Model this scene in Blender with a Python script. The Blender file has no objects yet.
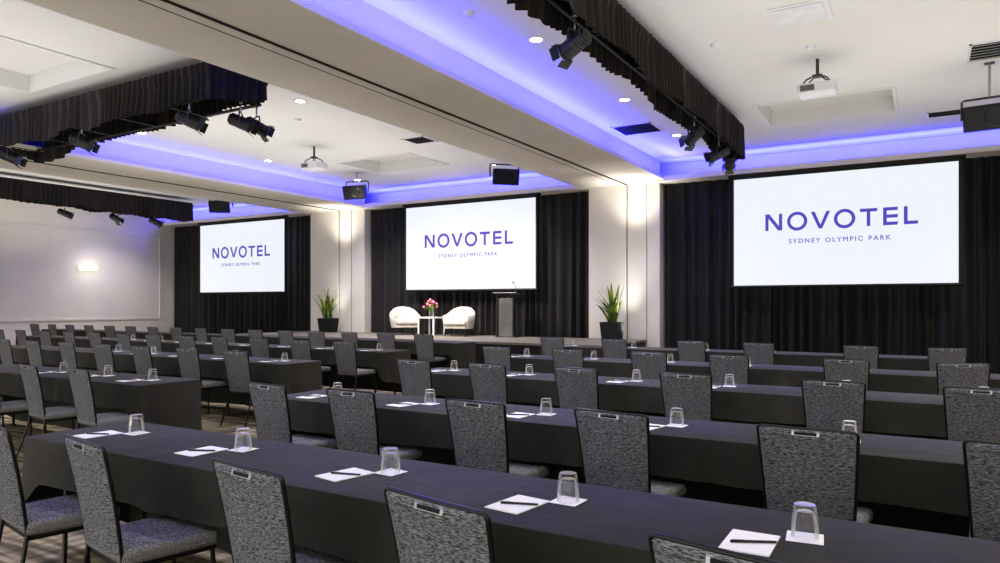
import bpy, math, random
from mathutils import Vector, Matrix
random.seed(4)
S = bpy.context.scene
COL = S.collection
try:
    S.view_settings.view_transform = 'Standard'
    S.view_settings.look = 'Medium High Contrast'
except Exception as ex:
    print('look', ex)
pi = math.pi

# ------------------------------------------------------------ materials
def lin(c):
    return tuple(((x/255)/12.92 if x/255 <= .04045 else ((x/255+.055)/1.055)**2.4) for x in c)

def mat(name, c, rough=.6, metal=0.0, emit=None, es=0.0, trans=0.0, bump=None, var=None, sheen=0.0, spec=.5, srgb=True):
    m = bpy.data.materials.new(name); m.use_nodes = True
    nt = m.node_tree; b = nt.nodes['Principled BSDF']
    cc = lin(c) if srgb else c
    b.inputs['Base Color'].default_value = (*cc, 1)
    b.inputs['Roughness'].default_value = rough
    b.inputs['Metallic'].default_value = metal
    b.inputs['Specular IOR Level'].default_value = spec
    if trans:
        b.inputs['Transmission Weight'].default_value = trans
        b.inputs['IOR'].default_value = 1.45
    if sheen:
        b.inputs['Sheen Weight'].default_value = sheen
    if emit:
        b.inputs['Emission Color'].default_value = (*lin(emit), 1)
        b.inputs['Emission Strength'].default_value = es
    tc = nt.nodes.new('ShaderNodeTexCoord')
    if var:   # (scale xyz, lo colour, hi colour)
        mp = nt.nodes.new('ShaderNodeMapping'); mp.inputs['Scale'].default_value = var[0]
        n = nt.nodes.new('ShaderNodeTexNoise'); n.inputs['Scale'].default_value = 1; n.inputs['Detail'].default_value = 3
        r = nt.nodes.new('ShaderNodeValToRGB')
        r.color_ramp.elements[0].position = .38; r.color_ramp.elements[1].position = .64
        r.color_ramp.elements[0].color = (*lin(var[1]), 1); r.color_ramp.elements[1].color = (*lin(var[2]), 1)
        nt.links.new(tc.outputs['Object'], mp.inputs['Vector']); nt.links.new(mp.outputs[0], n.inputs['Vector'])
        nt.links.new(n.outputs['Fac'], r.inputs[0]); nt.links.new(r.outputs[0], b.inputs['Base Color'])
    if bump:  # (scale, strength)
        n2 = nt.nodes.new('ShaderNodeTexNoise'); n2.inputs['Scale'].default_value = bump[0]; n2.inputs['Detail'].default_value = 4
        bp = nt.nodes.new('ShaderNodeBump'); bp.inputs['Strength'].default_value = bump[1]; bp.inputs['Distance'].default_value = bump[2] if len(bump) > 2 else .01
        nt.links.new(tc.outputs['Object'], n2.inputs['Vector']); nt.links.new(n2.outputs['Fac'], bp.inputs['Height'])
        nt.links.new(bp.outputs[0], b.inputs['Normal'])
    return m

M_ceil = mat('ceiling_paint', (0,0,0), .9, var=((.4,.4,.4), (218,217,215), (225,224,222)))
M_beam = mat('beam_paint', (0,0,0), .8, var=((.5,.5,.5), (218,212,204), (226,220,212)))
M_wall = mat('wall_paint', (0,0,0), .85, var=((.6,.6,.6), (222,217,209), (229,224,216)))
M_pier = mat('pier_paint', (0,0,0), .8, var=((.6,.6,.6), (220,216,209), (228,224,217)))
M_wood = mat('dark_timber', (0,0,0), .5, var=((2,2,20), (30,24,20), (44,35,29)))
M_cloth = mat('tablecloth_charcoal', (0,0,0), .62, var=((2,2,2), (52,51,44), (62,61,54)), bump=(3,.6,.04), sheen=.03, spec=.2)
M_heath = mat('chair_heather_fabric', (0,0,0), .9, var=((60,60,380), (40,41,43), (142,143,145)), bump=(300,.2))
M_seat = mat('seat_heather_fabric', (0,0,0), .9, var=((60,340,340), (50,50,51), (160,160,160)), bump=(300,.2))
M_black = mat('black_powder_coat', (0,0,0), .35, var=((10,10,10), (14,14,15), (22,22,24)))
M_blackm = mat('matt_black_plastic', (0,0,0), .5, var=((10,10,10), (14,14,15), (22,22,24)))
M_curt = mat('black_velvet', (0,0,0), .7, var=((3,3,1), (12,11,12), (24,23,24)), sheen=.1)
M_val = mat('black_velvet_skirt', (0,0,0), .8, var=((6,6,1), (16,12,10), (36,27,23)), sheen=.05)
M_steel = mat('brushed_steel', (0,0,0), .3, metal=.9, var=((5,5,90), (150,150,152), (185,185,188)))
def glassmat():
    m = bpy.data.materials.new('clear_glass'); m.use_nodes = True
    nt = m.node_tree; out = nt.nodes['Material Output']; nt.nodes.remove(nt.nodes['Principled BSDF'])
    t = nt.nodes.new('ShaderNodeBsdfTransparent'); t.inputs[0].default_value = (.97,.97,.97,1)
    g = nt.nodes.new('ShaderNodeBsdfGlossy'); g.inputs['Roughness'].default_value = .04; g.inputs[0].default_value = (1,.99,.96,1)
    d = nt.nodes.new('ShaderNodeBsdfDiffuse'); d.inputs[0].default_value = (1,1,.98,1)  # white diffuse mixed in towards the edges imitates bright rim highlights
    m2 = nt.nodes.new('ShaderNodeMixShader'); m2.inputs[0].default_value = .5
    nt.links.new(g.outputs[0], m2.inputs[1]); nt.links.new(d.outputs[0], m2.inputs[2])
    mx = nt.nodes.new('ShaderNodeMixShader')
    lw = nt.nodes.new('ShaderNodeLayerWeight'); lw.inputs['Blend'].default_value = .34
    mp = nt.nodes.new('ShaderNodeMapRange'); mp.inputs[1].default_value = .16; mp.inputs[3].default_value = .03; mp.inputs[4].default_value = .95
    nt.links.new(lw.outputs['Facing'], mp.inputs[0])
    nt.links.new(mp.outputs[0], mx.inputs[0])
    nt.links.new(t.outputs[0], mx.inputs[1]); nt.links.new(m2.outputs[0], mx.inputs[2]); nt.links.new(mx.outputs[0], out.inputs[0])
    return m
M_glass = glassmat()
M_paper = mat('white_paper', (0,0,0), .8, var=((30,30,30), (246,246,246), (251,251,251)))
M_white = mat('cream_leather', (0,0,0), .5, var=((6,6,6), (196,191,182), (210,205,196)))
M_whitep = mat('white_plastic', (0,0,0), .4, var=((6,6,6), (215,216,218), (226,227,228)))
M_screen = mat('projection_screen', (120,120,120), .9, emit=(240,244,251), es=.80, var=((2,2,2), (90,90,92), (94,94,96)))
M_purple = mat('purple_lettering', (20,16,60), .9, emit=(92,76,178), es=.95)
M_lilac = mat('lilac_lettering', (40,40,80), .9, emit=(116,104,188), es=.95)
M_leaf = mat('green_leaf', (0,0,0), .45, var=((8,8,3), (58,92,32), (168,182,84)))
M_red = mat('pink_petals', (0,0,0), .6, var=((20,20,20), (215,80,115), (246,175,185)))
M_slot = mat('dark_slot', (0,0,0), .8, var=((5,5,5), (12,12,12), (20,20,20)))
M_lamp = mat('lamp_glow', (255,250,240), .5, emit=(255,246,230), es=14)
M_vent = mat('vent_grey', (0,0,0), .6, var=((5,5,5), (90,90,95), (110,110,114)))
M_grille = mat('speaker_grille', (0,0,0), .5, var=((120,120,120), (8,8,9), (22,22,24)))
M_lens = mat('lens_glass', (60,66,80), .08, spec=.9)
M_acryl = mat('grey_panel', (0,0,0), .4, var=((2,2,2), (88,86,83), (110,108,104)))
M_yoke = mat('grey_cast_metal', (0,0,0), .35, metal=.6, var=((10,10,10), (60,60,62), (90,90,92)))

# carpet
def carpet():
    m = bpy.data.materials.new('striped_carpet'); m.use_nodes = True
    nt = m.node_tree; b = nt.nodes['Principled BSDF']; b.inputs['Roughness'].default_value = .95
    tc = nt.nodes.new('ShaderNodeTexCoord')
    def layer(sc, lo, hi, p0, p1):
        mp = nt.nodes.new('ShaderNodeMapping'); mp.inputs['Scale'].default_value = sc
        n = nt.nodes.new('ShaderNodeTexNoise'); n.inputs['Scale'].default_value = 1; n.inputs['Detail'].default_value = 4
        r = nt.nodes.new('ShaderNodeValToRGB')
        r.color_ramp.elements[0].position = p0; r.color_ramp.elements[1].position = p1
        r.color_ramp.elements[0].color = (*lin(lo), 1); r.color_ramp.elements[1].color = (*lin(hi), 1)
        nt.links.new(tc.outputs['Object'], mp.inputs['Vector']); nt.links.new(mp.outputs[0], n.inputs['Vector'])
        nt.links.new(n.outputs['Fac'], r.inputs[0]); return r
    a = layer((1.2, 14, 1), (100,90,70), (182,170,138), .4, .62)
    c = layer((9, .8, 1), (140,130,112), (252,252,240), .42, .56)
    mx = nt.nodes.new('ShaderNodeMix'); mx.data_type = 'RGBA'; mx.blend_type = 'MULTIPLY'
    mx.inputs[0].default_value = .6
    nt.links.new(a.outputs[0], mx.inputs[6]); nt.links.new(c.outputs[0], mx.inputs[7])
    nt.links.new(mx.outputs[2], b.inputs['Base Color'])
    return m
M_carpet = carpet()

# ------------------------------------------------------------ mesh builder
class MB:
    def __init__(s): s.v = []; s.f = []
    def add(s, vs, fs):
        o = len(s.v); s.v += [tuple(v) for v in vs]; s.f += [tuple(i+o for i in f) for f in fs]; return s
    def box(s, c, d, M=None):
        x, y, z = d[0]/2, d[1]/2, d[2]/2
        vs = [Vector((a*x, b*y, e*z)) for a in (-1,1) for b in (-1,1) for e in (-1,1)]
        if M is not None: vs = [M @ v for v in vs]
        vs = [v+Vector(c) for v in vs]
        return s.add(vs, [(0,1,3,2),(4,6,7,5),(0,4,5,1),(2,3,7,6),(0,2,6,4),(1,5,7,3)])
    def b2(s, x0,x1,y0,y1,z0,z1):
        return s.box(((x0+x1)/2,(y0+y1)/2,(z0+z1)/2), (x1-x0,y1-y0,z1-z0))
    def tube(s, pts, r, n=8, closed=False, r1=None):
        P = [Vector(p) for p in pts]; k = len(P); rings = []
        up = None
        for i in range(k):
            if closed: t = P[(i+1)%k]-P[i-1]
            else: t = (P[min(i+1,k-1)]-P[max(i-1,0)])
            t.normalize()
            if up is None:
                up = Vector((0,0,1)) if abs(t.z) < .9 else Vector((1,0,0))
            up = (up - t*up.dot(t)).normalized(); sd = t.cross(up)
            rr = r if r1 is None else r+(r1-r)*i/(k-1)
            rings.append([P[i]+(up*math.cos(2*pi*j/n)+sd*math.sin(2*pi*j/n))*rr for j in range(n)])
        vs = [v for q in rings for v in q]; fs = []
        for i in range(k if closed else k-1):
            a = i*n; b = ((i+1)%k)*n
            for j in range(n): fs.append((a+j, a+(j+1)%n, b+(j+1)%n, b+j))
        if not closed:
            fs.append(tuple(range(n))[::-1]); fs.append(tuple(range((k-1)*n, k*n)))
        return s.add(vs, fs)
    def cyl(s, p0, p1, r0, r1=None, n=14):
        return s.tube([p0, p1], r0, n, r1=r1 if r1 is not None else r0)
    def lathe(s, prof, n=20, c=(0,0,0), M=None, closed=False):
        vs = []; fs = []; k = len(prof)
        for r, z in prof:
            for j in range(n):
                v = Vector((r*math.cos(2*pi*j/n), r*math.sin(2*pi*j/n), z))
                if M is not None: v = M @ v
                vs.append(v+Vector(c))
        for i in range(k-1):
            for j in range(n):
                fs.append((i*n+j, i*n+(j+1)%n, (i+1)*n+(j+1)%n, (i+1)*n+j))
        if closed:
            for j in range(n): fs.append(((k-1)*n+j, (k-1)*n+(j+1)%n, (j+1)%n, j))
        else:
            fs.append(tuple(range(n))[::-1]); fs.append(tuple(range((k-1)*n, k*n)))
        return s.add(vs, fs)
    def prism(s, poly, y0, y1):   # polygon in XZ
        n = len(poly)
        vs = [(p[0], y0, p[1]) for p in poly]+[(p[0], y1, p[1]) for p in poly]
        fs = [tuple(range(n)), tuple(range(n, 2*n))[::-1]]+[(i, i+n, (i+1)%n+n, (i+1)%n) for i in range(n)]
        return s.add(vs, fs)
    def mesh(s, name, m, smooth=True, ang=35):
        me = bpy.data.meshes.new(name); me.from_pydata(s.v, [], s.f); me.update()
        import bmesh
        bm = bmesh.new(); bm.from_mesh(me); bmesh.ops.recalc_face_normals(bm, faces=bm.faces); bm.to_mesh(me); bm.free()
        me.materials.append(m)
        if smooth:
            for p in me.polygons: p.use_smooth = True
            me.set_sharp_from_angle(angle=math.radians(ang))
        return me

def obj(name, mb, m, parent=None, loc=(0,0,0), rot=(0,0,0), bevel=0, seg=2, smooth=True, ang=35, label=None, cat=None, group=None, kind=None):
    me = mb.mesh(name, m, smooth, ang) if isinstance(mb, MB) else mb
    o = bpy.data.objects.new(name, me); COL.objects.link(o)
    o.location = loc; o.rotation_euler = rot
    if parent: o.parent = parent
    if bevel:
        md = o.modifiers.new('bevel', 'BEVEL'); md.width = bevel; md.segments = seg; md.limit_method = 'ANGLE'
    if label: o['label'] = label
    if cat: o['category'] = cat
    if group: o['group'] = group
    if kind: o['kind'] = kind
    return o
def empty(name, loc=(0,0,0), rot=(0,0,0), label=None, cat=None, group=None):
    o = bpy.data.objects.new(name, None); COL.objects.link(o); o.location = loc; o.rotation_euler = rot
    o.empty_display_size = .1
    if label: o['label'] = label
    if cat: o['category'] = cat
    if group: o['group'] = group
    return o
def clone(root, loc, rz=0, label=None):
    r = root.copy(); COL.objects.link(r); r.location = loc
    r.rotation_euler = (0,0,rz)
    if label: r['label'] = label
    def rec(src, dst):
        for c in list(src.children):
            k = c.copy(); COL.objects.link(k); k.parent = dst
            k.matrix_parent_inverse = c.matrix_parent_inverse.copy(); rec(c, k)
    rec(root, r)
    return r
def place(root, items):
    for i, it in enumerate(items):
        lab = it[2] if len(it) > 2 else None
        if i == 0:
            root.location = it[0]; root.rotation_euler = (0,0,it[1])
        else:
            clone(root, it[0], it[1], lab)
    if items and len(items[0]) > 2 and items[0][2]: root['label'] = items[0][2]
def struct(name, mb, m, **k): return obj(name, mb, m, kind='structure', **k)

# ------------------------------------------------------------ room
XL, XR, YB, YW, ZC, ZB = -24.2, 4.6, -5.0, 17.1, 4.9, 4.4
struct('floor', MB().b2(XL-.2, XR+.2, YB, YW+.2, -.1, 0), M_carpet, smooth=False)
struct('wall_back', MB().b2(XL-.2, XR+.2, YW, YW+.15, 0, ZC+.4), M_wall, smooth=False)
struct('wall_left', MB().b2(XL-.15, XL, YB, YW, 0, ZC+.4), M_wall, smooth=False)
struct('wall_right', MB().b2(XR, XR+.15, YB, YW, 0, ZC+.4), M_wall, smooth=False)
holes = [(-2.5,-.45,12.8,14.3), (-12.1,-10.0,12.8,14.3), (-12.3,-10.1,4.3,6.0), (-2.5,-.45,4.3,6.0)]
cb = MB()
xs = sorted(set([XL,XR]+[h[0] for h in holes]+[h[1] for h in holes]))
ys = sorted(set([YB,YW]+[h[2] for h in holes]+[h[3] for h in holes]))
for i in range(len(xs)-1):
    for j in range(len(ys)-1):
        cx, cy = (xs[i]+xs[i+1])/2, (ys[j]+ys[j+1])/2
        if any(h[0]<cx<h[1] and h[2]<cy<h[3] for h in holes): continue
        cb.b2(xs[i], xs[i+1], ys[j], ys[j+1], ZC, ZC+.3)
for h in holes: cb.b2(h[0], h[1], h[2], h[3], ZC+.25, ZC+.3)
struct('ceiling', cb, M_ceil, smooth=False)
tn = [0]
def trim(mb, m, **k):
    tn[0] += 1
    return struct('trim_%d' % tn[0], mb, m, **k)
for h in holes:  # thin raised frames round the recesses
    w = .05; q = MB()
    q.b2(h[0]-w, h[1]+w, h[2]-w, h[2], ZC-.02, ZC); q.b2(h[0]-w, h[1]+w, h[3], h[3]+w, ZC-.02, ZC)
    q.b2(h[0]-w, h[0], h[2], h[3], ZC-.02, ZC); q.b2(h[1], h[1]+w, h[2], h[3], ZC-.02, ZC)
    trim(q, M_ceil, smooth=False)
beams = [(-16.8,-14.6), (-7.22,-5.42)]
for a, b in beams:
    trim(MB().b2(a, b, YB, 16.55, ZB, ZC), M_beam, smooth=False)
    trim(MB().b2(b, b+.2, YB, 16.3, ZB, ZB+.04).b2(b+.18, b+.2, YB, 16.3, ZB+.04, ZB+.07), M_beam, smooth=False)
    trim(MB().b2(a-.2, a, YB, 16.3, ZB, ZB+.04).b2(a-.2, a-.18, YB, 16.3, ZB+.04, ZB+.07), M_beam, smooth=False)
    mid = (a+b)/2
    trim(MB().b2(mid-.11, mid-.07, YB, 16.5, ZB-.012, ZB-.001).b2(mid+.07, mid+.11, YB, 16.5, ZB-.012, ZB-.001), M_slot, smooth=False)
    trim(MB().b2(mid-.07, mid+.07, YB, 16.5, ZB-.02, ZB-.001), M_beam, smooth=False)
    trim(MB().b2(a, mid+.08, 16.5, YW, 0, ZB).b2(mid+.1, b, 16.55, YW, 0, ZB), M_pier, smooth=False)
    trim(MB().b2(mid+.08, mid+.1, 16.56, YW, 0, ZB), M_slot, smooth=False)
    trim(MB().b2(mid+.58, mid+.59, 16.54, 16.55, 0, ZB), M_vent, smooth=False)
bays = [(XL, -16.8), (-14.6, -7.22), (-5.42, XR)]
for a, b in bays:
    trim(MB().b2(a, b, 16.25, YW, ZB-.03, ZB+.04).b2(a, b, 16.25, 16.28, ZB+.04, ZB+.08), M_beam, smooth=False)
for y0, y1 in [(5.0, 10.4), (10.9, 16.3)]:
    q = MB(); w = .07
    q.b2(XL, XL+.03, y0, y1, .95, .95+w); q.b2(XL, XL+.03, y0, y1, 4.0-w, 4.0)
    q.b2(XL, XL+.03, y0, y0+w, .95+w, 4.0-w); q.b2(XL, XL+.03, y1-w, y1, .95+w, 4.0-w)
    trim(q, M_pier, smooth=False)
trim(MB().b2(XL, XL+.03, YB, 16.6, .0, .14), M_pier, smooth=False)

# ------------------------------------------------------------ curtains
def curtain_mesh(w, z0, z1, lam=.23, amp=.08, seed=1):
    n = int(w/lam*8); rows = [z0, z0+(z1-z0)*.3, z0+(z1-z0)*.65, z1-.15, z1]; rnd = random.Random(seed*7)
    mb = MB(); vs = []; ph = 0; xs = []; st_ = 1; am = 1; at = 1
    for i in range(n+1):
        if i % 9 == 0: st_ = rnd.uniform(.55,1.5); at = rnd.uniform(.55,1.35)
        am += (at-am)*.25
        x = -w/2+w*i/n; ph += 2*pi/8*st_
        xs.append((x, ph, am))
    for k, z in enumerate(rows):
        f = [1.0, .95, .85, .6, .5][k]
        for x, ph, am in xs: vs.append((x, -amp*am*f*math.sin(ph+.5*math.sin(x*2+k*.5)), z))
    m = n+1; fs = []
    for k in range(len(rows)-1):
        for i in range(n): fs.append((k*m+i, k*m+i+1, (k+1)*m+i+1, (k+1)*m+i))
    return mb.add(vs, fs)
cn = 0
for a, b, parts in [(XL+.1,-16.85,3), (-14.55,-7.27,3), (-5.37,XR-.05,4)]:
    w = (b-a)/parts
    for i in range(parts):
        cn += 1
        obj('stage_curtain', curtain_mesh(w-.01, .02, ZB-.04, seed=cn), M_curt, loc=(a+w*(i+.5), 16.8, 0), ang=80,
            label='floor-length black pleated velvet curtain hanging on the end wall', cat='curtain', group='black curtains along the end wall')

# ------------------------------------------------------------ projection screens
def ring(cx, cz, ro, ri, n=40):
    vs = []; fs = []
    for j in range(n):
        a = 2*pi*j/n
        for r in (ro, ri):
            for y in (0, -.006): vs.append((cx+r*math.cos(a), y, cz+r*math.sin(a)))
    for j in range(n):
        p = 4*j; q = 4*((j+1)%n)
        fs += [(p+1,q+1,q+3,p+3), (p,p+2,q+2,q), (p,q,q+1,p+1), (p+2,p+3,q+3,q+2)]
    return vs, fs
def wordmark(sc):
    mb = MB(); x = 0; T = .18; g = .28
    def P(pts): mb.prism([((x+a)*sc, b*sc) for a, b in pts], 0, -.006)
    def V(c, z0=0, z1=1): P([(c-T/2,z0),(c+T/2,z0),(c+T/2,z1),(c-T/2,z1)])
    def Hh(x0, x1, z): P([(x0,z-T/2),(x1-.03,z-T/2),(x1,z+T/2),(x0,z+T/2)])
    w = .96; V(T/2); V(w-T/2); P([(0,1),(T*1.3,1),(w,0),(w-T*1.3,0)]); x += w+g
    def O():
        v, f = ring((x+.56)*sc, .5*sc, .56*sc, .38*sc); mb.add(v, f)
    O(); x += 1.12+g*.7
    w = 1.04; P([(0,1),(T*1.15,1),(w/2+T*.5,0),(w/2-T*.5,0)]); P([(w-T*1.15,1),(w,1),(w/2+T*.5,0),(w/2-T*.5,0)]); x += w+g*.7
    O(); x += 1.12+g*.8
    w = .90; P([(.02,1-T),(w-.02,1-T),(w,1),(0,1)]); V(w/2,0,1-T/2); x += w+g
    w = .74; V(T/2)
    for z in (T/2,.5,1-T/2): Hh(T*.6, w, z)
    x += w+g
    w = .70; V(T/2); Hh(T*.6, w, T/2); x += w
    tot = x*sc
    mb.v = [(v[0]-tot/2, v[1], v[2]) for v in mb.v]
    return mb, tot
def text_mesh(txt, width, m):
    cu = bpy.data.curves.new('lettering', 'FONT'); cu.body = txt; cu.size = .17; cu.space_character = 1.36
    cu.align_x = 'CENTER'; cu.extrude = .002; cu.space_word = 1.25
    o = bpy.data.objects.new('tmp', cu); COL.objects.link(o); bpy.context.view_layer.update()
    dg = bpy.context.evaluated_depsgraph_get(); me = bpy.data.meshes.new_from_object(o.evaluated_get(dg))
    xs = [v.co.x for v in me.vertices]; s = width/(max(xs)-min(xs)); c = (max(xs)+min(xs))/2
    base = [((v.co.x-c)*s, -v.co.z, v.co.y*s) for v in me.vertices]
    fc = [tuple(p.vertices) for p in me.polygons]
    mb = MB()
    for dx, dz, dy in ((-.0028,0,0),(.0028,0,-.0006),(0,.0024,-.0012),(0,-.0024,-.0018)):   # slightly bolder strokes
        mb.add([(x+dx, y+dy, z+dz) for x, y, z in base], fc)
    bpy.data.objects.remove(o); return mb.mesh('subtitle', m, smooth=False)
wm, tot = wordmark(2.87/8.0)
wm_mesh = wm.mesh('wordmark', M_purple, smooth=False)
sub_mesh = text_mesh('SYDNEY OLYMPIC PARK', 1.92, M_lilac)
scr = empty('projection_screen', label='white roll-down projection screen showing purple hotel wordmark', cat='projection screen', group='projection screens on the end wall')
W2, H = 2.11, 2.35
obj('screen_surface', MB().b2(-W2, W2, -.01, 0, 0, H), M_screen, scr, smooth=False)
q = MB().b2(-W2-.04, W2+.04, -.012, .012, H, H+.05).b2(-W2-.04, -W2, -.012, .012, 0, H).b2(W2, W2+.04, -.012, .012, 0, H)
obj('black_border', q, M_blackm, scr, smooth=False)
obj('bottom_bar', MB().cyl((-W2-.06,0,-.03), (W2+.06,0,-.03), .03), M_blackm, scr)
obj('roller_housing', MB().b2(-W2-.12, W2+.12, -.07, .08, H+.05, H+.11), M_blackm, scr, bevel=.02)
obj('wordmark_lettering', wm_mesh, M_purple, scr, loc=(0,-.011,1.18))
obj('subtitle_lettering', sub_mesh, M_lilac, scr, loc=(0,-.014,.89))
place(scr, [((-1.555,16.4,1.91),0), ((-10.77,16.4,1.91),0), ((-19.97,16.4,1.91),0)])

# ------------------------------------------------------------ stage
st = empty('stage_platform', loc=(-11.3,0,0), label='low timber-topped stage platform with black front', cat='stage')
obj('stage_top', MB().b2(-5.6, 5.6, 13.7, 16.45, .6, .65), mat('stage_timber', (0,0,0), .5, var=((1,12,1), (112,106,98), (140,132,122))), st, smooth=False)
obj('stage_skirt', MB().b2(-5.58, 5.58, 13.74, 16.44, 0.0, .6), M_curt, st, smooth=False)

# ------------------------------------------------------------ banquet chair
def yb(z): 
    s = (z-.42)/.5
    return -.19-.085*s+.008*math.sin(s*pi)
ZT = .92
CR = .016
def hw(z):
    w = .188+.030*(z-.42)/.5; r = CR
    if z > ZT-r: w -= r-math.sqrt(max(0, r*r-(z-(ZT-r))**2))
    return w
chair = empty('banquet_chair', label='black metal banquet chair upholstered in grey-blue heather fabric', cat='chair', group='banquet chairs at the conference tables')
mb = MB(); zs = [.46,.5,.56,.62,.68,.74,.8,.85,.88,.898,.908,.915,.919]; na = 12; vs = []
for side in (0, 1):
    for z in zs:
        for a in range(na+1):
            t = -1+2*a/na; e = (1-abs(t)**9)*(1-max(0,(z-.88)/.04)**4)
            th = .006+.011*e; cv = .008*(1-t*t)
            vs.append((t*hw(z)*.985, yb(z)-cv+(th if side else -th), z))
fs = []; m = na+1; K = len(zs)*m
for side in (0,1):
    for i in range(len(zs)-1):
        for a in range(na):
            p = side*K+i*m+a; fs.append((p,p+1,p+m+1,p+m))
for i in range(len(zs)-1):
    for a in (0, na): p = i*m+a; fs.append((p,p+m,p+m+K,p+K))
for a in range(na):
    for i in (0, len(zs)-1): p = i*m+a; fs.append((p,p+1,p+1+K,p+K))
mb.add(vs, fs)
obj('backrest', mb, M_heath, chair, ang=60)
zc = ZT-CR
pl = [(-hw(z), yb(z), z) for z in [.40,.5,.6,.7,.8,zc]]
for k in range(1, 7):
    a = k/6*pi/2; pl.append((-(hw(zc)-CR+CR*math.cos(a)), yb(zc+CR*math.sin(a)), zc+CR*math.sin(a)))
for k in range(1, 3):
    t = -1+2*k/6; pl.append((t*(hw(zc)-CR), yb(.92)-.008*(1-t*t), .921))
pl.append((0, yb(.92)-.008, .921))
pl += [(-p[0], p[1], p[2]) for p in pl[:14]][::-1]
obj('back_frame', MB().tube(pl, .0085, 8), M_black, chair, ang=60)
RX = Matrix.Rotation(-.17,3,'X')
obj('handle_plate', MB().box((0, yb(.9)-.021, .901), (.125,.007,.026), RX), M_steel, chair, bevel=.003, label='bright metal handle plate')
obj('handle_slot', MB().box((0, yb(.9)-.0245, .9), (.098,.004,.013), RX), M_slot, chair, bevel=.002)
sm = MB(); sv = []
for z in (.41,.478):
    sv += [(-.208,-.20,z),(.208,-.20,z),(.230,.215,z),(-.230,.215,z)]
sm.add(sv, [(0,3,2,1),(4,5,6,7),(0,1,5,4),(1,2,6,5),(2,3,7,6),(3,0,4,7)])
obj('seat', sm, M_seat, chair, bevel=.024, seg=3, ang=60)
obj('seat_frame', MB().tube([(-.185,-.18,.4),(.185,-.18,.4),(.2,.2,.4),(-.2,.2,.4)], .012, 8, closed=True), M_black, chair)
for sx in (-1, 1):
    obj('leg', MB().tube([(sx*.2,.19,.4),(sx*.205,.205,.2),(sx*.21,.215,0)], .0105, 8), M_black, chair, ang=60)
    obj('leg', MB().tube([(sx*.188,-.19,.42),(sx*.195,-.21,.3),(sx*.215,-.31,0)], .0105, 8), M_black, chair, ang=60)
CH = []
def seat_row(ytop, xsl, rz=0):
    for x in xsl:
        CH.append(((x+random.uniform(-.012,.012), ytop+.265+random.uniform(-.015,.015), 0), rz+random.uniform(-.045,.045)))
rowsR = [(2.45, 1.72, [-3.76,-3.0,-2.04,-1.19,-.32,.6], -.17),
         (4.30, 3.60, [-4.07,-3.29,-2.29,-1.42,-.46,.38,1.25], -.09),
         (6.60, 5.88, [-4.52,-3.62,-2.68,-1.68,-.58,.33,1.25], -.04),
         (9.00, 8.25, [-4.95,-3.9,-2.83,-1.9,-.69,.3,1.3], 0),
         (11.7, 11.0, [-5.5,-4.37,-3.1,-2.1,-.76,.25,1.3], 0)]
rowsL = [(4.30, 3.56, [-6.45,-7.25,-8.1,-9.0], -.1),
         (6.60, 5.88, [-7.25,-8.2]+[-9.15-.93*i for i in range(5)], 0),
         (9.00, 8.15, [-7.6-.95*i for i in range(12)], 0),
         (11.7, 10.9, [-8.15-.93*i for i in range(16)], 0)]
for r in rowsR+rowsL: seat_row(r[1], r[2], r[3])
place(chair, CH)

# ------------------------------------------------------------ draped tables
TD = .64
def cloth_mesh(L, fl, fr_, seed=0):
    hx, hy = L/2, TD/2; pts = []; rnd = random.Random(seed)
    folds = [(rnd.uniform(-hx,hx), rnd.uniform(.03,.07), rnd.uniform(-.014,.03)) for _ in range(int(L*3))]
    def fold(x): return sum(a*math.exp(-((x-c)/w)**2) for c, w, a in folds)
    def walk(x0,y0,x1,y1,nx,ny,end):
        d = math.hypot(x1-x0, y1-y0); n = max(4, int(d/.025))
        for i in range(n):
            t = i/n; pts.append((x0+(x1-x0)*t, y0+(y1-y0)*t, nx, ny, end, d*t, d*(1-t)))
    walk(-hx,-hy,hx,-hy,0,-1,0); walk(hx,-hy,hx,hy,1,0,2 if fr_ else 1); walk(hx,hy,-hx,hy,0,1,3); walk(-hx,hy,-hx,-hy,-1,0,2 if fl else 1)
    n = len(pts); vs = []; fs = []
    lev = [0,.02,.2,.4,.6,.8,1.0]
    def ringv(k):
        for i, (x,y,nx,ny,end,d0,d1) in enumerate(pts):
            c = min(d0,d1)
            if k == -1:
                vs.append((x*(1-.012/hx), y*(1-.012/hy), .753)); continue
            f = lev[k]
            if end in (0, 3):
                cd = (x+hx) if (fl and x < 0) else ((hx-x) if (fr_ and x > 0) else 9)
                drop = .235+.23*max(0, 1-cd/.18)**1.5 if end == 0 else .70
                off = .004+f*(.014+.008*math.sin(x*7+seed)+fold(x)*f+(.03*max(0,1-abs(cd-.05)/.12)))
                tx = x+f*.012*math.sin(x*6+seed)*(1 if cd > .1 and abs(abs(x)-hx) > .1 else 0)
            elif end == 2:
                cb_ = (y+hy)/TD
                drop = .46+.2*cb_**2
                off = .004+f*(.016+.018*math.sin(y*14+seed)+.035*max(0,1-c/.1)); tx = x
            else:
                cb_ = (y+hy)/TD
                drop = .235+.465*max(0,(cb_-.7)/.3); off = -.002*f; tx = x
            vs.append((tx+nx*off, y+ny*off, .748-drop*f+.006*math.sin(x*5+seed)*f))
    for k in range(-1, len(lev)): ringv(k)
    fs.append(tuple(range(n)))
    for k in range(len(lev)):
        for i in range(n): fs.append((k*n+i, k*n+(i+1)%n, (k+1)*n+(i+1)%n, (k+1)*n+i))
    return MB().add(vs, fs)
tcount = 0
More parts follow.
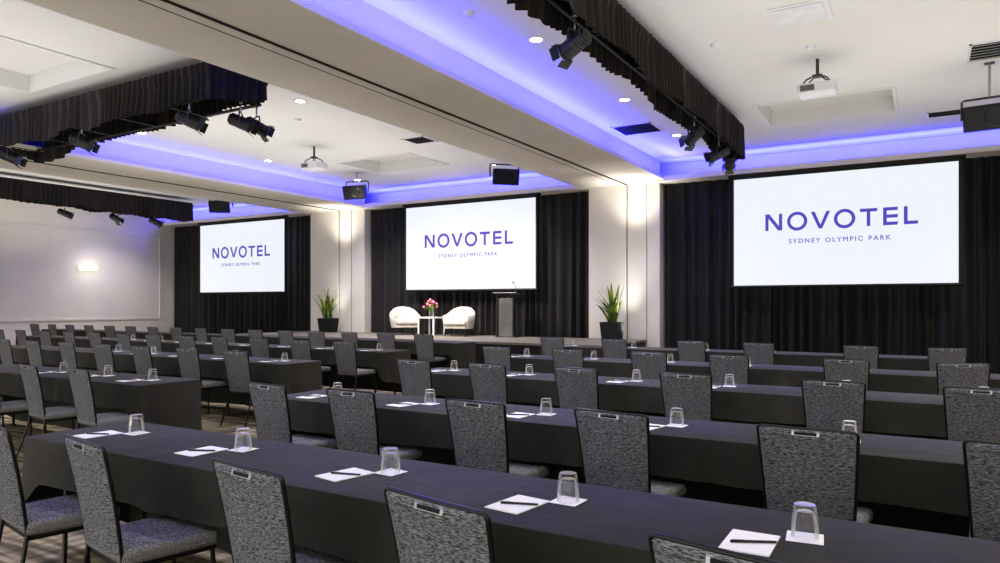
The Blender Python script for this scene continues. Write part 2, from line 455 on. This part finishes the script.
def table(xc, yc, L, fl, fr_):
    global tcount; tcount += 1
    t = empty('conference_table', loc=(xc,yc,0), label='long trestle table draped in a charcoal tablecloth', cat='table', group='rows of draped conference tables')
    obj('tablecloth', cloth_mesh(L, fl, fr_, tcount), M_cloth, t, ang=60)
    obj('tabletop', MB().b2(-L/2+.01, L/2-.01, -TD/2+.015, TD/2-.015, .715, .742), M_wood, t, smooth=False)
    lx = [-(L/2-.25), L/2-.25] if L < 4 else [-(L/2-.25), -L/6, L/6, L/2-.25]
    for x in lx:
        for sy in (-1,1):
            obj('leg', MB().tube([(x, sy*.22, .715),(x, sy*.24,.03),(x, sy*.26, 0)], .014, 8), M_black, t)
def table_row(y, x_end, sign, L, n):
    for i in range(n):
        xc = x_end+sign*(L/2+i*L)
        fl = (i == 0) if sign > 0 else (i == n-1)
        fr_ = (i == n-1) if sign > 0 else (i == 0)
        table(xc, y, L-.01, fl, fr_)
TY = [2.43, 4.32, 6.6, 8.98, 11.66]
for y, xe in zip(TY, [-4.38,-4.55,-4.95,-5.35,-5.9]): table_row(y, xe, 1, 6.3, 1)
for y, xe, n, L in [(4.28,-6.2,1,3.7),(6.6,-6.85,2,3.7),(8.95,-7.2,3,3.7),(11.6,-7.65,4,3.7)]: table_row(y, xe, -1, L, n)

# ------------------------------------------------------------ place settings
ZTOP = .7545
gl = empty('water_glass', label='upturned clear tumbler on a white paper coaster', cat='glass', group='upturned water glasses on the tables')
pr = [(.0425,0),(.0415,.022),(.038,.066),(.034,.097),(.0315,.106),(.001,.107)]
inn = [(.040,0),(.0388,.022),(.0345,.055),(.0295,.078),(.024,.084),(.001,.085)]
allp = pr[::-1]+inn
vs = []; fs = []
for r, z in allp:
    for j in range(24):
        rr = r*(1+(.024 if j%2 else -.024)) if .01 < z < .099 else r
        vs.append((rr*math.cos(2*pi*j/24), rr*math.sin(2*pi*j/24), z))
k = len(allp)
for i in range(k-1):
    for j in range(24): fs.append((i*24+j, i*24+(j+1)%24, (i+1)*24+(j+1)%24, (i+1)*24+j))
fs.append(tuple(range(24))); fs.append(tuple(range((k-1)*24, k*24))[::-1])
obj('tumbler', MB().add(vs, fs), M_glass, gl, ang=8)
co = obj('coaster', MB().b2(-.055,.055,-.055,.055,0,.0012), M_paper, smooth=False, label='square white paper coaster under a glass', cat='coaster', group='white coasters on the tables')
pad = obj('notepad', MB().b2(-.074,.074,-.105,.105,0,.004), M_paper, smooth=False, label='white notepad lying on a charcoal tablecloth', cat='notepad', group='white notepads on the tables')
pen = empty('pen', label='black ballpoint pen lying across a notepad', cat='pen', group='black pens on the notepads')
obj('barrel', MB().tube([(-.068,0,.005),(-.055,0,.005),(.05,0,.005),(.066,0,.005),(.072,0,.005)], .0045, 8, r1=.0035), M_blackm, pen)
obj('clip', MB().box((-.045,0,.0105), (.035,.0025,.001)), M_steel, pen, smooth=False)
GLI=[]; COI=[]; PADI=[]; PENI=[]
def settings(ty, xsl, off=0):
    for x in xsl:
        a = random.uniform(-.15,.15); gx = x+off+random.uniform(-.015,.015); gy = ty+random.uniform(-.015,.015)
        COI.append(((gx,gy,ZTOP),a)); GLI.append(((gx,gy,ZTOP+.0014),a))
        px, py = gx-.14, gy-.14
        PADI.append(((px,py,ZTOP),a-.1)); PENI.append(((px+.01,py-.01,ZTOP+.0042),.35+a))
settings(2.47, [-3.91,-2.99,-2.03,-1.17,-.32,.6])
settings(4.33, [-4.1,-3.18,-2.2,-1.32,-.37,.5])
settings(6.64, [-4.55,-3.6,-2.4,-1.52,-.55,.4])
settings(9.0, [-4.9,-3.85,-2.8,-1.85,-.6,.35])
settings(11.7, [-5.4,-4.3,-3.05,-2.05,-.7,.3])
settings(4.3, [-6.5,-7.3,-8.1])
settings(6.62, [-7.2,-8.15,-9.1,-10.0,-10.95])
settings(8.97, [-7.6-.95*i for i in range(8)])
place(gl, GLI); place(co, COI); place(pad, PADI); place(pen, PENI)

# ------------------------------------------------------------ draped lighting trusses
def skirt_mesh(lx, ly, h, seed, taper=False):
    per = []; rnd = random.Random(seed)
    a, b = lx/2, ly/2
    def walk(x0,y0,x1,y1,nx,ny,h0,h1):
        d = math.hypot(x1-x0,y1-y0); n = max(6, int(d/.013))
        for i in range(n): t=i/n; per.append((x0+(x1-x0)*t,y0+(y1-y0)*t,nx,ny,h0+(h1-h0)*t))
    h2 = h*.5 if taper else h
    walk(-a,-b,a,-b,0,-1,h,h); walk(a,-b,a,b,1,0,h,h2); walk(a,b,-a,b,0,1,h2,h); walk(-a,b,-a,-b,-1,0,h,h)
    n = len(per); lev = [0,.06,.15,.35,.65,.85,1.0]; vs = []; fs = []; phs = []; p = 0; am_ = []
    step = 0; amp = 1; hz = 0; hzt = 0; am_c = 1; hz2 = 0
    for i in range(n):
        if i % 23 == 0: step = rnd.uniform(.5,1.7); amp = rnd.uniform(.35,1.6)
        if i % 45 == 0: hzt = rnd.uniform(-.20,.11)
        am_c += (amp-am_c)*.1; hz += (hzt-hz)*.06; hz2 += (hz-hz2)*.09
        p += 2*pi/14*step; phs.append(p); am_.append((am_c, hz2))
    for k, f in enumerate(lev):
        am = [.008,.014,.018,.024,.03,.034,.034][k]
        for i, (x,y,nx,ny,hh) in enumerate(per):
            puff = .03*math.sin(min(1,f/.3)*pi)*(.6+.4*math.sin(i*.07))
            o = am*am_[i][0]*math.sin(phs[i]+f*1.5*math.sin(i*.04))+.015*f+puff
            vs.append((x+nx*o, y+ny*o, -hh*f*(1+am_[i][1]*f+.01*math.sin(phs[i]))))
    for k in range(len(lev)-1):
        for i in range(n): fs.append((k*n+i,k*n+(i+1)%n,(k+1)*n+(i+1)%n,(k+1)*n+i))
    fs.append(tuple(range(n)))
    return MB().add(vs, fs)
def truss(cx, cy, lx, ly, seed, taper=False, h=.58):
    t = empty('lighting_truss', loc=(cx,cy,4.76), label='ceiling-hung lighting truss with gathered black fabric skirt', cat='lighting truss', group='draped lighting trusses under the ceiling')
    obj('fabric_skirt', skirt_mesh(lx, ly, h, seed, taper), M_val, t, ang=80)
    fr = MB(); a, b = lx/2-.07, ly/2-.07
    for s in (-1,1):
        for z in (-.08,-.36):
            if lx > ly: fr.cyl((-a, s*b, z), (a, s*b, z), .025, n=8)
            else: fr.cyl((s*a, -b, z), (s*a, b, z), .025, n=8)
    L = max(lx, ly)-.2; n = int(L/.6)
    for i in range(n+1):
        s = -L/2+L*i/n
        z1 = -.08 if i % 2 else -.36
        if lx > ly: fr.cyl((s,-b,z1),(s,b,z1),.015,n=6); fr.cyl((s,-b,-.08),(s,-b,-.36),.015,n=6); fr.cyl((s,b,-.08),(s,b,-.36),.015,n=6)
        else: fr.cyl((-a,s,z1),(a,s,z1),.015,n=6); fr.cyl((-a,s,-.08),(-a,s,-.36),.015,n=6); fr.cyl((a,s,-.08),(a,s,-.36),.015,n=6)
    obj('truss_frame', fr, M_blackm, t)
    for s in (-.4, 0, .4):
        p = (s*lx, 0) if lx > ly else (0, s*ly)
        obj('hanging_rod', MB().cyl((p[0],p[1],-.02),(p[0],p[1],.14),.012,n=8), M_steel, t)
truss(-3.0, 8.4, .3, 10.1, 1)
truss(-11.4, 6.75, 6.3, 1.0, 2, True, .56)
truss(-20.6, 8.0, .5, 13.6, 3)

# ------------------------------------------------------------ stage lights
sl = empty('stage_light', label='black theatre spotlight with barn doors clamped under a truss', cat='stage light', group='stage lights hanging from the trusses')
SC = .9
def scl(mb):
    mb.v = [(v[0]*SC, v[1]*SC, v[2]*SC) for v in mb.v]; return mb
R = Matrix.Rotation(math.radians(-112), 3, 'X')
cc = Vector((0,0,-.2))
obj('lamp_housing', scl(MB().lathe([(.03,-.2),(.07,-.19),(.085,-.15),(.09,-.05),(.1,.0),(.1,.13),(.108,.135),(.108,.16),(.09,.165)], 18, cc, R)), M_blackm, sl)
fin = MB()
for k in range(5): fin.lathe([(.08,-.16+.035*k),(.1,-.157+.035*k),(.1,-.148+.035*k),(.08,-.145+.035*k)], 18, cc, R, closed=True)
obj('cooling_fins', scl(fin), M_yoke, sl)
obj('lens', scl(MB().lathe([(.001,.155),(.088,.155),(.088,.168),(.001,.17)], 18, cc, R)), M_lens, sl)
bd = MB()
for a in range(4):
    Q = R @ Matrix.Rotation(a*pi/2, 3, 'Z') @ Matrix.Rotation(.3, 3, 'X')
    c = cc+R @ (Matrix.Rotation(a*pi/2,3,'Z') @ Vector((0,-.118,.205)))
    bd.box(c, (.16,.004,.09), Q)
obj('barn_doors', scl(bd), M_black, sl, smooth=False)
obj('yoke', scl(MB().tube([(-.115,0,-.2),(-.12,0,-.1),(-.1,0,-.05),(0,0,-.04),(.1,0,-.05),(.12,0,-.1),(.115,0,-.2)], .012, 8)), M_yoke, sl)
obj('clamp', scl(MB().cyl((0,0,-.04),(0,0,.14),.014,n=8).box((0,0,.15),(.05,.05,.09))), M_steel, sl, bevel=.004)
ZL = 4.22
place(sl, [((-2.95,6.4,ZL),1.3),((-3.0,10.8,ZL),.9),((-3.0,13.1,ZL),.3),((-3.0,12.3,ZL),1.6),
           ((-8.75,6.32,ZL),-.8),((-11.4,6.32,ZL),-.9),((-13.6,6.32,ZL),-.8),((-8.4,6.9,ZL+.05),-.9),((-8.4,7.18,ZL+.05),-.3),
           ((-20.7,11.0,ZL),-.5),((-20.5,13.6,ZL),-.4),((-20.6,12.4,ZL),.3)])

# ------------------------------------------------------------ hanging loudspeakers
sp = empty('loudspeaker', label='black loudspeaker hanging from the ceiling on a bracket', cat='speaker', group='black loudspeakers hanging from the ceiling')
T = Matrix.Rotation(.3, 3, 'X')
cab = MB(); w, d, h = .31, .2, .18
v = [(-w,-d,-h),(w,-d,-h),(w*.6,d,-h*.8),(-w*.6,d,-h*.8),(-w,-d,h),(w,-d,h),(w*.6,d,h*.8),(-w*.6,d,h*.8)]
cab.add([T @ Vector(p) for p in v], [(0,1,2,3),(4,5,6,7),(0,1,5,4),(1,2,6,5),(2,3,7,6),(3,0,4,7)])
obj('cabinet', cab, M_blackm, sp, bevel=.02)
obj('grille', MB().box(T @ Vector((0,-d-.006,0)), (w*2-.06,.012,h*2-.06), T), M_grille, sp, bevel=.005)
obj('woofer_ring', MB().lathe([(.10,0),(.12,.008),(.135,0),(.12,-.004)],24,T @ Vector((.08,-d-.016,0)), T @ Matrix.Rotation(pi/2,3,'X'), closed=True), M_black, sp)
obj('bracket', MB().tube([(-.33,0,-.02),(-.33,0,.24),(-.3,0,.26),(0,0,.26),(.3,0,.26),(.33,0,.24),(.33,0,-.02)], .016, 8), M_yoke, sp, ang=60)
obj('hanging_rod', MB().cyl((0,0,.26),(0,0,.5),.016,n=8).box((0,0,.495),(.12,.12,.01)), M_steel, sp)
place(sp, [((-8.2,14.0,4.40),.75),((-12.6,14.0,4.40),.2),((-17.9,14.0,4.4),.6)])
o = clone(sp, (.78,12.2,4.15), -.1)
for c in o.children:
    if c.name.startswith('hanging_rod'): c.location = (0,0,.25)
obj('hanging_rod', MB().cyl((0,0,.26),(0,0,.52),.016,n=8), M_steel, o)

# ------------------------------------------------------------ projectors
pj = empty('projector', label='white video projector on a ceiling mount', cat='projector', group='white projectors on ceiling mounts')
obj('body', MB().b2(-.24,.24,-.17,.17,-.07,.07), M_whitep, pj, bevel=.02)
obj('lens', MB().cyl((.1,.16,0),(.1,.21,0),.05,.045,18), M_lens, pj)
obj('vent_grille', MB().b2(-.2,-.02,-.174,-.17,-.04,.04), M_vent, pj, smooth=False)
mq = MB()
for sx in (-1,1):
    for sy in (-1,1): mq.tube([(sx*.17,sy*.12,.07),(sx*.13,sy*.1,.13),(sx*.04,sy*.03,.19)], .01, 6)
mq.box((0,0,.19),(.12,.1,.03)); mq.cyl((0,0,.19),(0,0,.44),.022,n=10)
obj('mount_pole', mq, M_yoke, pj)
obj('ceiling_plate', MB().lathe([(.09,.425),(.09,.44),(.02,.44)],18), M_whitep, pj)
place(pj, [((-1.28,10.75,4.46),0),((-11.3,11.2,4.46),0)])

# ------------------------------------------------------------ ceiling fittings
dl = empty('downlight', label='recessed round ceiling downlight with white ring', cat='ceiling light', group='recessed downlights in the ceiling')
obj('ring', MB().lathe([(.08,0),(.115,-.004),(.12,0),(.12,.004),(.08,.004)],24,closed=True), M_whitep, dl)
obj('lamp', MB().lathe([(.001,.0),(.08,.0),(.08,.004),(.001,.004)],24), M_lamp, dl)
DL = [(-4.3,y) for y in (5,8.15,11.3,14.2)]+[(-9.0,y) for y in (8.6,14.9)]+[(-13.4,y) for y in (5,8.6,11.8,14.9)]+[(1.6,y) for y in (5,8,11.3,14.2)]+[(-18.6,11),(-22.2,14.2)]
place(dl, [((x,y,ZC-.006),0) for x,y in DL])
def slotvent(w, d, n, m1, lab):
    e = empty('ceiling_vent', label=lab, cat='air vent')
    obj('frame', MB().b2(-w/2,w/2,-d/2,-d/2+.03,-.015,0).b2(-w/2,w/2,d/2-.03,d/2,-.015,0).b2(-w/2,-w/2+.03,-d/2,d/2,-.015,0).b2(w/2-.03,w/2,-d/2,d/2,-.015,0), M_whitep, e, smooth=False)
    obj('back_plate', MB().b2(-w/2+.03,w/2-.03,-d/2+.03,d/2-.03,-.004,0), M_slot, e, smooth=False)
    q = MB()
    for i in range(n): 
        y = -d/2+.03+(d-.06)*(i+.5)/n; q.box((0,y,-.009),(w-.06,(d-.06)/n*.45,.004), Matrix.Rotation(.5,3,'X'))
    obj('louvre', q, m1, e, smooth=False)
    return e
v1 = slotvent(1.0,.8,6,M_whitep,'white ceiling vent with dark open slots'); v1.location=(1.0,11.6,ZC)
v2 = slotvent(.55,.55,6,M_vent,'square grey louvred ceiling vent'); v2.location=(-9.0,11.9,ZC)
v3 = slotvent(.8,.8,8,M_vent,'square grey louvred ceiling vent'); v3.location=(-4.8,13.3,ZC)
v4 = slotvent(.55,.45,5,M_vent,'square grey louvred ceiling vent'); v4.location=(.3,15.0,ZC)
hc = obj('access_hatch', MB().b2(-.32,.32,-.32,.32,-.012,0).b2(-.26,.26,-.26,.26,-.02,-.012), M_whitep, loc=(-1.25,9.0,ZC), bevel=.004, label='square white ceiling diffuser panel', cat='ceiling diffuser')
sd = obj('smoke_detector', MB().lathe([(.03,-.05),(.05,-.045),(.06,-.02),(.065,0)],20), M_whitep, label='small round white smoke detector on the ceiling', cat='smoke detector', group='smoke detectors on the ceiling')
place(sd, [((-2.36,9.5,ZC),0),((-1.35,8.2,ZC),0),((-2.3,7.6,ZC),0),((-9.9,9.4,ZC),0),((-1.3,10.2,ZC),0),((-4.6,7.0,ZC),0)])

# ------------------------------------------------------------ wall sconce
sc = empty('wall_sconce', loc=(XL,13.6,2.7), label='rectangular white wall light glowing on a beige wall', cat='wall light')
obj('shade', MB().b2(.03,.12,-.3,.3,-.07,.07), mat('sconce_shade', (250,248,240), .5, emit=(255,248,232), es=.9), sc, bevel=.01)
obj('back_plate', MB().b2(0,.03,-.15,.15,-.05,.05), M_steel, sc, bevel=.004)

# ------------------------------------------------------------ stage furniture
SZ = .65
def armchair(loc, rz):
    e = empty('tub_armchair', loc=loc, rot=(0,0,rz), label='white curved tub armchair standing on the stage', cat='armchair', group='white tub armchairs on the stage')
    sh = MB(); vs = []; fs = []; N = 40; a0, a1 = math.radians(-38), math.radians(218)
    for i in range(N+1):
        a = a0+(a1-a0)*i/N; s = math.sin(a); cs = math.cos(a)
        pw = .8
        ex = math.copysign(abs(cs)**pw, cs); ey = math.copysign(abs(s)**pw, s)
        top = .56+.22*max(0,s)**1.4
        for r, z in ((.33,.2),(.37,.2),(.41,(.2+top)/2),(.425,top-.03),(.395,top),(.36,top-.03),(.34,(.3+top)/2)):
            vs.append((r*ex, r*ey*.92, z))
    for i in range(N):
        for k in range(7): fs.append((i*7+k,i*7+(k+1)%7,(i+1)*7+(k+1)%7,(i+1)*7+k))
    fs.append(tuple(range(7))); fs.append(tuple(range(N*7,N*7+7)))
    sh.add(vs, fs); obj('shell', sh, M_white, e, ang=70)
    obj('seat_cushion', MB().b2(-.31,.31,-.36,.26,.29,.43), M_white, e, bevel=.05, seg=3, ang=60)
    obj('seat_base', MB().b2(-.31,.31,-.31,.26,.2,.285), M_white, e, bevel=.02, ang=60)
    for x in (-1,1):
        for y in (-1,1): obj('leg', MB().cyl((x*.3,y*.27,0),(x*.27,y*.24,.21),.018,n=8), M_blackm, e)
armchair((-12.42,15.75,SZ), .85); armchair((-10.62,15.75,SZ), .2)
ct = empty('side_table', loc=(-11.55,15.8,SZ), label='small square white side table between armchairs', cat='table')
obj('tabletop', MB().b2(-.27,.27,-.27,.27,.46,.5), M_whitep, ct, bevel=.006)
for x in (-1,1):
    for y in (-1,1): obj('leg', MB().b2(x*.25-.018,x*.25+.018,y*.25-.018,y*.25+.018,0,.46), M_whitep, ct, smooth=False)
fv = empty('flower_vase', loc=(-11.55,15.8,SZ+.5), label='glass vase holding pink and red flowers', cat='flowers')
obj('vase', MB().lathe([(.05,0),(.06,.01),(.065,.1),(.07,.18),(.06,.18),(.055,.02),(.001,.02)],20), M_glass, fv)
stm = MB(); blooms = []
for i in range(13):
    a = i*2.4; r = .03+.015*i; z = .45-.017*i+random.uniform(-.03,.04)
    stm.tube([(0,0,.03),(r*.4*math.cos(a),r*.4*math.sin(a),.2),(r*math.cos(a),r*math.sin(a),z-.02)], .005, 6)
    blooms.append((r*math.cos(a),r*math.sin(a),z))
for i in range(8):
    a = i*.8; stm.add([(0,0,.18),(.1*math.cos(a)+.02,.1*math.sin(a),.26),(.17*math.cos(a),.17*math.sin(a),.3),(.1*math.cos(a)-.02,.1*math.sin(a)+.02,.25)],[(0,1,2,3)])
obj('stems', stm, M_leaf, fv)
for b in blooms:
    q = MB()
    for k in range(5):
        a = k*2*pi/5; q.lathe([(.004,-.02),(.018,-.008),(.021,.012),(.011,.033),(.002,.04)], 8, (b[0]+.015*math.cos(a), b[1]+.015*math.sin(a), b[2]))
    obj('flower', q, M_red, fv)
lc = empty('lectern', loc=(-9.2,15.9,SZ), rot=(0,0,.1), label='lectern with grey front, dark posts and gooseneck microphone', cat='lectern')
obj('base', MB().b2(-.28,.28,-.2,.2,0,.03), M_yoke, lc, bevel=.008)
obj('front_panel', MB().b2(-.2,.2,-.16,-.14,.03,1.0), M_acryl, lc, bevel=.004)
for x in (-1,1): obj('side_post', MB().b2(x*.225-.025,x*.225+.025,-.19,-.08,.03,1.03), M_blackm, lc, bevel=.006)
obj('reading_top', MB().box((0,-.03,1.09),(.64,.46,.025),Matrix.Rotation(-.2,3,'X')), M_steel, lc, bevel=.008)
obj('microphone', MB().tube([(.2,.1,1.12),(.2,.08,1.25),(.18,0,1.36),(.17,-.04,1.38)],.006,8).lathe([(.004,0),(.016,.01),(.018,.035),(.008,.05)],10,(.165,-.05,1.375)), M_black, lc)
def plant(loc, seed):
    rnd = random.Random(seed)
    e = empty('potted_plant', loc=loc, label='tall strappy green plant in a square black pot', cat='plant', group='potted plants on the stage')
    p = MB(); v = []
    for z, w in ((0,.19),(.42,.23),(.42,.20),(.38,.195)): v += [(-w,-w,z),(w,-w,z),(w,w,z),(-w,w,z)]
    f = [(0,3,2,1)]
    for k in range(3): f += [(k*4+i,k*4+(i+1)%4,(k+1)*4+(i+1)%4,(k+1)*4+i) for i in range(4)]
    f.append((12,13,14,15)); p.add(v, f); obj('pot', p, M_blackm, e, smooth=False)
    L = MB()
    for i in range(32):
        a = rnd.uniform(0,2*pi); h = rnd.uniform(.45,1.02); lean = rnd.uniform(.1,.7)*(1.2-h*.5); w = rnd.uniform(.028,.045)
        bx, by = rnd.uniform(-.1,.1), rnd.uniform(-.1,.1); vs=[]; n=8; d=Vector((math.cos(a),math.sin(a),0)); 
        if d.y > 0: lean = min(lean, .25)
        sdv=Vector((-math.sin(a),math.cos(a),0))
        for k in range(n):
            t=k/(n-1); c=Vector((bx,by,.38))+d*lean*t**1.4+Vector((0,0,h*(t-.3*lean*t**3)))
            ww=w*math.sin(pi*(.12+.88*t))**.7 if t<1 else .002
            vs += [c-sdv*ww, c+d*.008, c+sdv*ww]
        fs=[]
        for k in range(n-1): fs += [(k*3,k*3+1,k*3+4,k*3+3),(k*3+1,k*3+2,k*3+5,k*3+4)]
        L.add(vs, fs)
    obj('foliage', L, M_leaf, e, ang=80)
plant((-6.42,16.05,SZ), 3); plant((-15.6,16.05,SZ), 8)

# ------------------------------------------------------------ lights
def light(kind, name, loc, energy, color=(1,1,1), rot=(0,0,0), **k):
    l = bpy.data.lights.new(name, kind); l.energy = energy; l.color = color
    for a, b in k.items(): setattr(l, a, b)
    o = bpy.data.objects.new(name, l); COL.objects.link(o); o.location = loc; o.rotation_euler = rot; return o
BL = (.032,.036,1.0)
Ly = 18.0; yc = 16.2-Ly/2
for a, b in beams:
    light('AREA','cove_light',(b+.08,yc,ZB+.06),360 if b > -10 else 220,BL,rot=(0,pi+.35,0),shape='RECTANGLE',size=.1,size_y=Ly,spread=2.0)
    light('AREA','cove_light',(a-.08,yc,ZB+.06),90,BL,rot=(0,pi-.35,0),shape='RECTANGLE',size=.1,size_y=Ly,spread=2.0)
for a, b in bays:
    light('AREA','cove_light',((a+b)/2,16.45,ZB+.07),28*(b-a),BL,rot=(pi-.5,0,0),shape='RECTANGLE',size=b-a-.2,size_y=.1,spread=2.0)
for i, (x,y) in enumerate(DL):
    light('SPOT','downlight_lamp',(x,y,ZC-.03),370,(1,.965,.905),spot_size=2.1,spot_blend=.8,shadow_soft_size=.08)
for xc_, wx, en in [(-.4,6.5,225),(-11.2,5.5,235),(-20.7,5,260)]:  # added fill: unseen upward panels in mid-air brighten the ceiling, no real fixtures
    light('AREA','added_ceiling_fill',(xc_,6.0,2.4),en,(1,.975,.935),rot=(pi,0,0),shape='RECTANGLE',size=wx,size_y=16,spread=2.6)
for a, b in beams:
    light('SPOT','pier_uplight',((a+b)/2+.35,15.95,3.0),120,(1,.95,.86),rot=(pi-.12,0,0),spot_size=1.8,spot_blend=1,shadow_soft_size=.18)
    light('SPOT','pier_uplight',((a+b)/2+.2,16.25,.72),260,(1,.95,.87),rot=(pi+.14,0,0),spot_size=1.2,spot_blend=1,shadow_soft_size=.08)
light('POINT','sconce_glow',(XL+.45,13.6,2.7),6,(1,.95,.86),shadow_soft_size=.15)
light('AREA','stage_wash',(-11.0,13.2,4.5),105,(1,.9,.8),rot=(.7,0,0),shape='RECTANGLE',size=3,size_y=.3,spread=1.6)

w = bpy.data.worlds.new('room_ambient'); S.world = w; w.use_nodes = True
w.node_tree.nodes['Background'].inputs[0].default_value = (1,.98,.945,1)
w.node_tree.nodes['Background'].inputs[1].default_value = 1.95

# ------------------------------------------------------------ camera
cam = bpy.data.cameras.new('camera'); co_ = bpy.data.objects.new('camera', cam); COL.objects.link(co_)
cam.sensor_width = 36; cam.lens = .716*36; cam.shift_y = .0225; cam.clip_end = 100
co_.location = (0,0,1.5); co_.rotation_euler = (pi/2, 0, math.radians(30.7))
S.camera = co_
